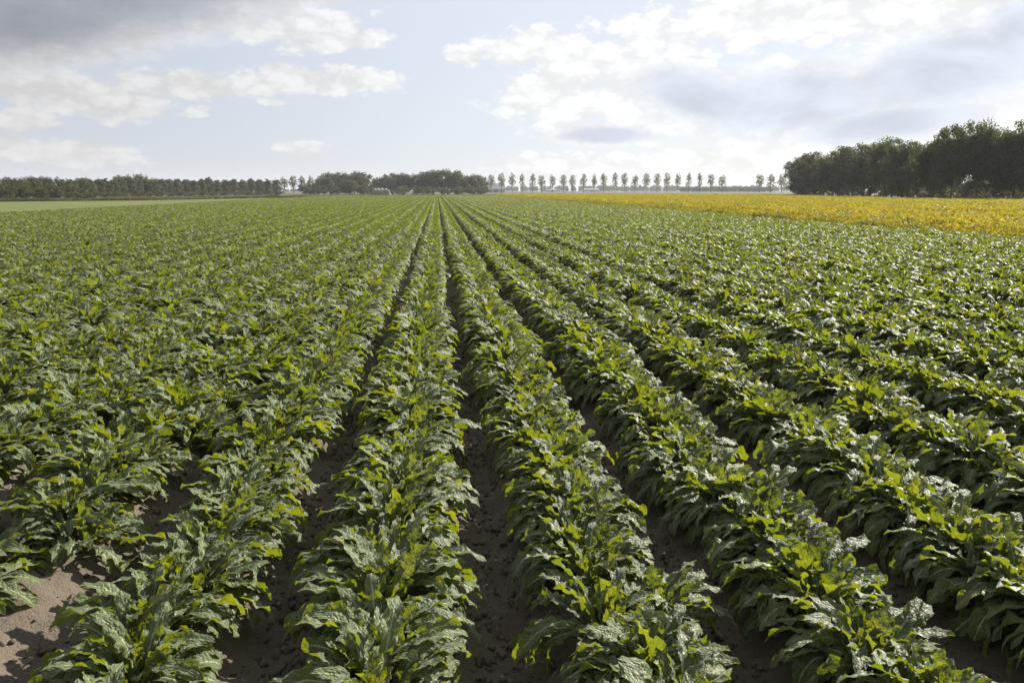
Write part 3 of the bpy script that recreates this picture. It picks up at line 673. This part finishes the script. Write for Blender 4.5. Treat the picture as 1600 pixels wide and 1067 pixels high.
# ------------------------------------------------------------------ chicory
def leaf_arrays(L, W, e0, bend, seed, nu, nv, sx=1.0):
    r = np.random.default_rng(seed)
    s = np.linspace(0, 1, nu); t = np.linspace(-1, 1, nv)
    ang = e0 - bend * s ** 1.5
    ds = L / (nu - 1)
    cx = np.concatenate([[0], np.cumsum(np.cos((ang[1:] + ang[:-1]) / 2)) * ds]); cz = np.concatenate([[0], np.cumsum(np.sin((ang[1:] + ang[:-1]) / 2)) * ds])
    cy = L * 0.10 * r.normal() * s ** 2
    peak = r.uniform(.60, .74)
    prof = 0.10 + 0.90 * np.clip(s / peak, 0, 1) ** 1.7
    prof = np.where(s > peak, np.sqrt(np.clip(1 - ((s - peak) / (1.0 - peak)) ** 2.2, 0, 1)), prof); prof[-1] = 0.05
    prof[0] = 0.12
    ph = r.uniform(0, 6.28, 2); kt = r.uniform(5.0, 8.0)
    S, T = np.meshgrid(s, t, indexing='ij')
    lob = np.zeros_like(S)
    for j, sg in enumerate((-1, 1)):
        saw = (s * kt + ph[j]) % 1.0
        lobe = 1 - (0.46 * (1 - s) + 0.28) * np.where(saw < .7, 1 - saw / .7, (saw - .7) / .3) + r.normal(0, .04, nu)
        lob += np.where(np.sign(T) == sg, lobe[:, None], 0)
    lob = np.where(T == 0, 1, lob)
    hw = W * prof[:, None] * lob
    fold = r.uniform(0.10, 0.55) * (1 - 0.6 * S)
    tw = r.normal(0, 0.5) * S ** 1.5 + r.normal(0, .08)
    k1, k2 = r.uniform(2.2, 3.6), r.uniform(4.5, 7)
    p4 = r.uniform(0, 6.28, 4)
    aT = np.abs(T)
    ruf = W * (aT ** 1.6) * prof[:, None] * (0.30 * np.sin(6.28 * k1 * S + np.where(T > 0, p4[0], p4[1])) + 0.24 * np.sin(6.28 * k2 * S + np.where(T > 0, p4[2], p4[3])))
    blis = W * 0.10 * r.normal(size=S.shape) * (aT > .1) * prof[:, None]
    side = T * hw
    up = aT * np.abs(hw) * fold + ruf + blis
    # twist about the spine
    y = side * np.cos(tw) - up * np.sin(tw); n_ = side * np.sin(tw) + up * np.cos(tw)
    X = cx[:, None] - np.sin(ang)[:, None] * n_; Z = cz[:, None] + np.cos(ang)[:, None] * n_; Yc = cy[:, None] + y
    V = np.stack([X, Yc, Z], -1).reshape(-1, 3)
    i = np.arange(nu * nv).reshape(nu, nv)
    F = np.stack([i[:-1, :-1], i[1:, :-1], i[1:, 1:], i[:-1, 1:]], -1).reshape(-1, 4)
    UV = np.stack([S, T * .5 + .5], -1).reshape(-1, 2)
    return V, F, UV
def uv_mesh(name, V, F, UV, mat, lr=None):
    me = mesh_np(name, V, F, mat, True)
    u = me.uv_layers.new(name='UVMap'); u.data.foreach_set('uv', UV[F.ravel()].astype(np.float32).ravel())
    if lr is not None: fattr(me, 'lr', lr)
    return me
# leaf classes from the heart outwards: length, half width, first angle, bend
CLASSES = [(0.27, 0.031, 82, 36), (0.32, 0.036, 77, 72), (0.35, 0.038, 70, 114), (0.36, 0.039, 60, 132), (0.34, 0.038, 45, 126)]
FORMS = 6
def leaf_set(nu, nv, mk):
    out = []
    for ci, (L, W, e0, bd) in enumerate(CLASSES):
        row = []
        for j in range(FORMS):
            r = np.random.default_rng(1000 + ci * 50 + j)
            row.append(mk(leaf_arrays(L * r.uniform(.9, 1.12), W * r.uniform(.85, 1.2), R(e0 + r.normal(0, 5)), R(bd + r.normal(0, 14)), 1000 + ci * 50 + j, nu, nv)))
        out.append(row)
    return out
NEAR_LEAF = leaf_set(25, 7, lambda a: uv_mesh('leaf', *a, m_leaf))
MID_LEAF = leaf_set(11, 5, lambda a: a)
FAR_LEAF = leaf_set(6, 3, lambda a: a)
def leaf_plan(r, count):
    """one rosette: class, form, heading, tilt, size of each leaf"""
    rows = []; ga = r.uniform(0, 6.28)
    for i in range(count):
        f = (i + .5) / count
        c = min(4, int(f * 5 + r.normal(0, .35))); c = max(0, c)
        ga += 2.39996 + r.normal(0, .25)
        side = ga - 0.32 * math.sin(2 * ga) if c >= 2 else ga          # neighbours in the row press the outer leaves sideways
        rows.append((c, int(r.integers(0, FORMS)), side, r.normal(0, .13), r.uniform(.82, 1.15), 0.012 + 0.022 * f))
    return rows
def rosette_proto(seed, leaves, count):
    r = np.random.default_rng(seed); V = []; F = []; UV = []; LR = []; nb = 0
    for c, j, ga, ti, s_, rad in leaf_plan(r, count):
        v, f, uv = leaves[c][j]
        M = np.array(Euler((r.normal(0, .15), -ti, ga), 'XYZ').to_matrix())
        v = v * s_ @ M.T + (math.cos(ga) * rad, math.sin(ga) * rad, 0)
        V.append(v); F.append(f + nb); UV.append(uv); nb += len(v); LR.append(np.full(len(v), r.random()))
    return uv_mesh('rosette', np.concatenate(V), np.concatenate(F), np.concatenate(UV), m_leaf, np.concatenate(LR))
STEP = 0.19
P = []
for k in range(-37, 23):
    x0 = FUR0 + ROW * (k + .5)
    if not -32.4 < x0 < 20.1: continue
    closed = k <= -3 or k > 4                       # away from the wheel tracks the rows have grown together
    y = np.arange(0.6, 284, 0.14 if closed else STEP); y = y + rng.normal(0, .04, len(y))
    x = x0 + (rng.uniform(-.26, .26, len(y)) if closed else rng.normal(0, .046 if k in (-2, -1, 0, 1) else .065, len(y))) + vnoise(y, y * 0 + k, 5.0, 31) * 0.03
    P.append(np.stack([x, y, np.full(len(y), k)], -1))
P = np.concatenate(P)
P = P[in_poly(P[:, 0], P[:, 1], FIELD)]
size = np.where((P[:, 2] >= -2) & (P[:, 2] <= 1), 1.10, 1.10) + 0.16 * vnoise(P[:, 0], P[:, 1], 0.8, 32) + 0.18 * vnoise(P[:, 0], P[:, 1], 4.0, 33) + rng.normal(0, .05, len(P))
# the row left of the lit strip of bare soil stands a little thinner
thin = (P[:, 2] == -2) & (P[:, 1] < 5.2)
size[rng.random(len(P)) < 0.035] *= 0.66      # here and there a weak plant
size[thin] *= 0.90
size[(P[:, 2] == -3) & (P[:, 1] < 4.6)] *= 0.93
keep = ~((P[:, 2] == -3) & (P[:, 1] < 4.4) & (P[:, 0] > FUR0 - 2.5 * ROW + .05) & (rng.random(len(P)) < .6))
P = P[keep]; size = size[keep]
fx, fy, dep = to_frame(P[:, 0], P[:, 1], np.full(len(P), .33))
seen = (dep > .4) & (fx > -45) & (fx < 1645) & (fy < 1130) & (fy > 290)
order = np.argsort(np.where(seen, dep, 1e9))[:300]
near = np.zeros(len(P), bool); near[order] = True
base_z = lambda x, y: float(soil_h(np.array([x]), np.array([y]))[0]) - 0.012
for k in sorted(set(P[near, 2].astype(int))):
    ids = [i for i in np.where(near & (P[:, 2] == k))[0]]; ids.sort(key=lambda i: P[i, 1])
    if k >= 0: where = '%s row right of the middle furrow' % nth(k + 1)
    else: where = '%s row left of the middle furrow' % nth(-k)
    for j, i in enumerate(ids):
        r = np.random.default_rng(5000 + int(i))
        x, y = P[i, 0], P[i, 1]
        root = bpy.data.objects.new('chicory_plant', None); COL.objects.link(root)
        root.location = (x, y, base_z(x, y)); root.rotation_euler = (r.normal(0, .06), r.normal(0, .06), 0); root.scale = (size[i],) * 3; root.empty_display_size = .1
        tag(root, 'green chicory plant, %s from the front in the %s' % (nth(j + 1), where), 'chicory plant', 'chicory plants in the near rows')
        for c, fo, ga, ti, s_, rad in leaf_plan(r, 47):
            link('leaf', NEAR_LEAF[c][fo], root, (math.cos(ga) * rad, math.sin(ga) * rad, 0), (r.normal(0, .15), -ti, ga), s_)
MIDP = [rosette_proto(600 + i, MID_LEAF, 45) for i in range(10)]
FARP = [rosette_proto(700 + i, FAR_LEAF, 38) for i in range(8)]
rest = ~near & ((seen & (dep > .4)) | ((P[:, 1] < 40) & (np.abs(P[:, 0]) < 18)) | ((fx > -300) & (fx < 1900) & (P[:, 1] > 20)))
Q = P[rest]; sz = size[rest]; n = len(Q)
idx = np.where(Q[:, 1] < 34, rng.integers(0, 10, n), 10 + rng.integers(0, 8, n))
zz = np.where(Q[:, 1] < NEAR_END - .6, soil_h(Q[:, 0], Q[:, 1]) - .012, ridge(Q[:, 0]) * .9 - .03)
cr = scatter('chicory_rows', np.stack([Q[:, 0], Q[:, 1], zz], -1), np.stack([rng.normal(0, .06, n), rng.normal(0, .06, n), rng.integers(0, 2, n) * math.pi + rng.normal(0, .25, n)], -1), np.stack([sz] * 3, -1), idx, MIDP + FARP, 'chicory')
tag(cr, 'green chicory rows running on from the near plants to the trees', 'chicory crop', kind='stuff')
print('chicory: %d near, %d beyond, beans %d' % (near.sum(), n, len(gx)))

# a rusty dock stalk left standing in the row left of the middle furrow
d = FW * FPX + RT * (625 - 800) - UP * (500 - 533.5); tt = (0.42 - EYE) / d[2]
dk = bpy.data.objects.new('dock_stalk', None); COL.objects.link(dk); dk.location = (d[0] * tt, d[1] * tt, 0.16); dk.scale = (.8, .8, .85)
m_dock = plain('dock_seed', (0.085, 0.050, 0.030), (0.14, 0.085, 0.05), 30, 0.9)
MB().tube([(0, 0, 0), (.01, 0, .25), (.0, .01, .5)], [.008, .006, .003], 6).build('stalk', m_dock, dk)
r = np.random.default_rng(77); mb = MB()
for i in range(90):
    z = r.uniform(.24, .52); a = r.uniform(0, 6.28); q = r.uniform(.004, .03) * (1.15 - (z - .24) * 2.2); e = .009
    c = (q * math.cos(a), q * math.sin(a), z)
    mb.add([(c[0] + e, c[1], c[2]), (c[0] - e, c[1], c[2]), (c[0], c[1] + e, c[2]), (c[0], c[1] - e, c[2]), (c[0], c[1], c[2] + e * 1.4), (c[0], c[1], c[2] - e)], [(0, 2, 4), (2, 1, 4), (1, 3, 4), (3, 0, 4), (2, 0, 5), (1, 2, 5), (3, 1, 5), (0, 3, 5)])
mb.build('seed_head', m_dock, dk)['kind'] = 'stuff'
tag(dk, 'rusty brown dock seed stalk standing in the row left of the middle furrow', 'weed')

# ------------------------------------------------------------------ haze
m_haze, t, out = new_mat('haze')
pv = t.node('ShaderNodeVolumePrincipled'); pv.inputs['Density'].default_value = 0.00018; pv.inputs['Color'].default_value = (0.93, 0.95, 1.0, 1); pv.inputs['Anisotropy'].default_value = 0.0
t.l.new(pv.outputs[0], out.inputs['Volume'])
tag(MB().box(-2500, 2500, -2500, 2500, -1.1, 24).build('haze', m_haze), 'thin pale haze over the whole plain', 'haze', kind='stuff')
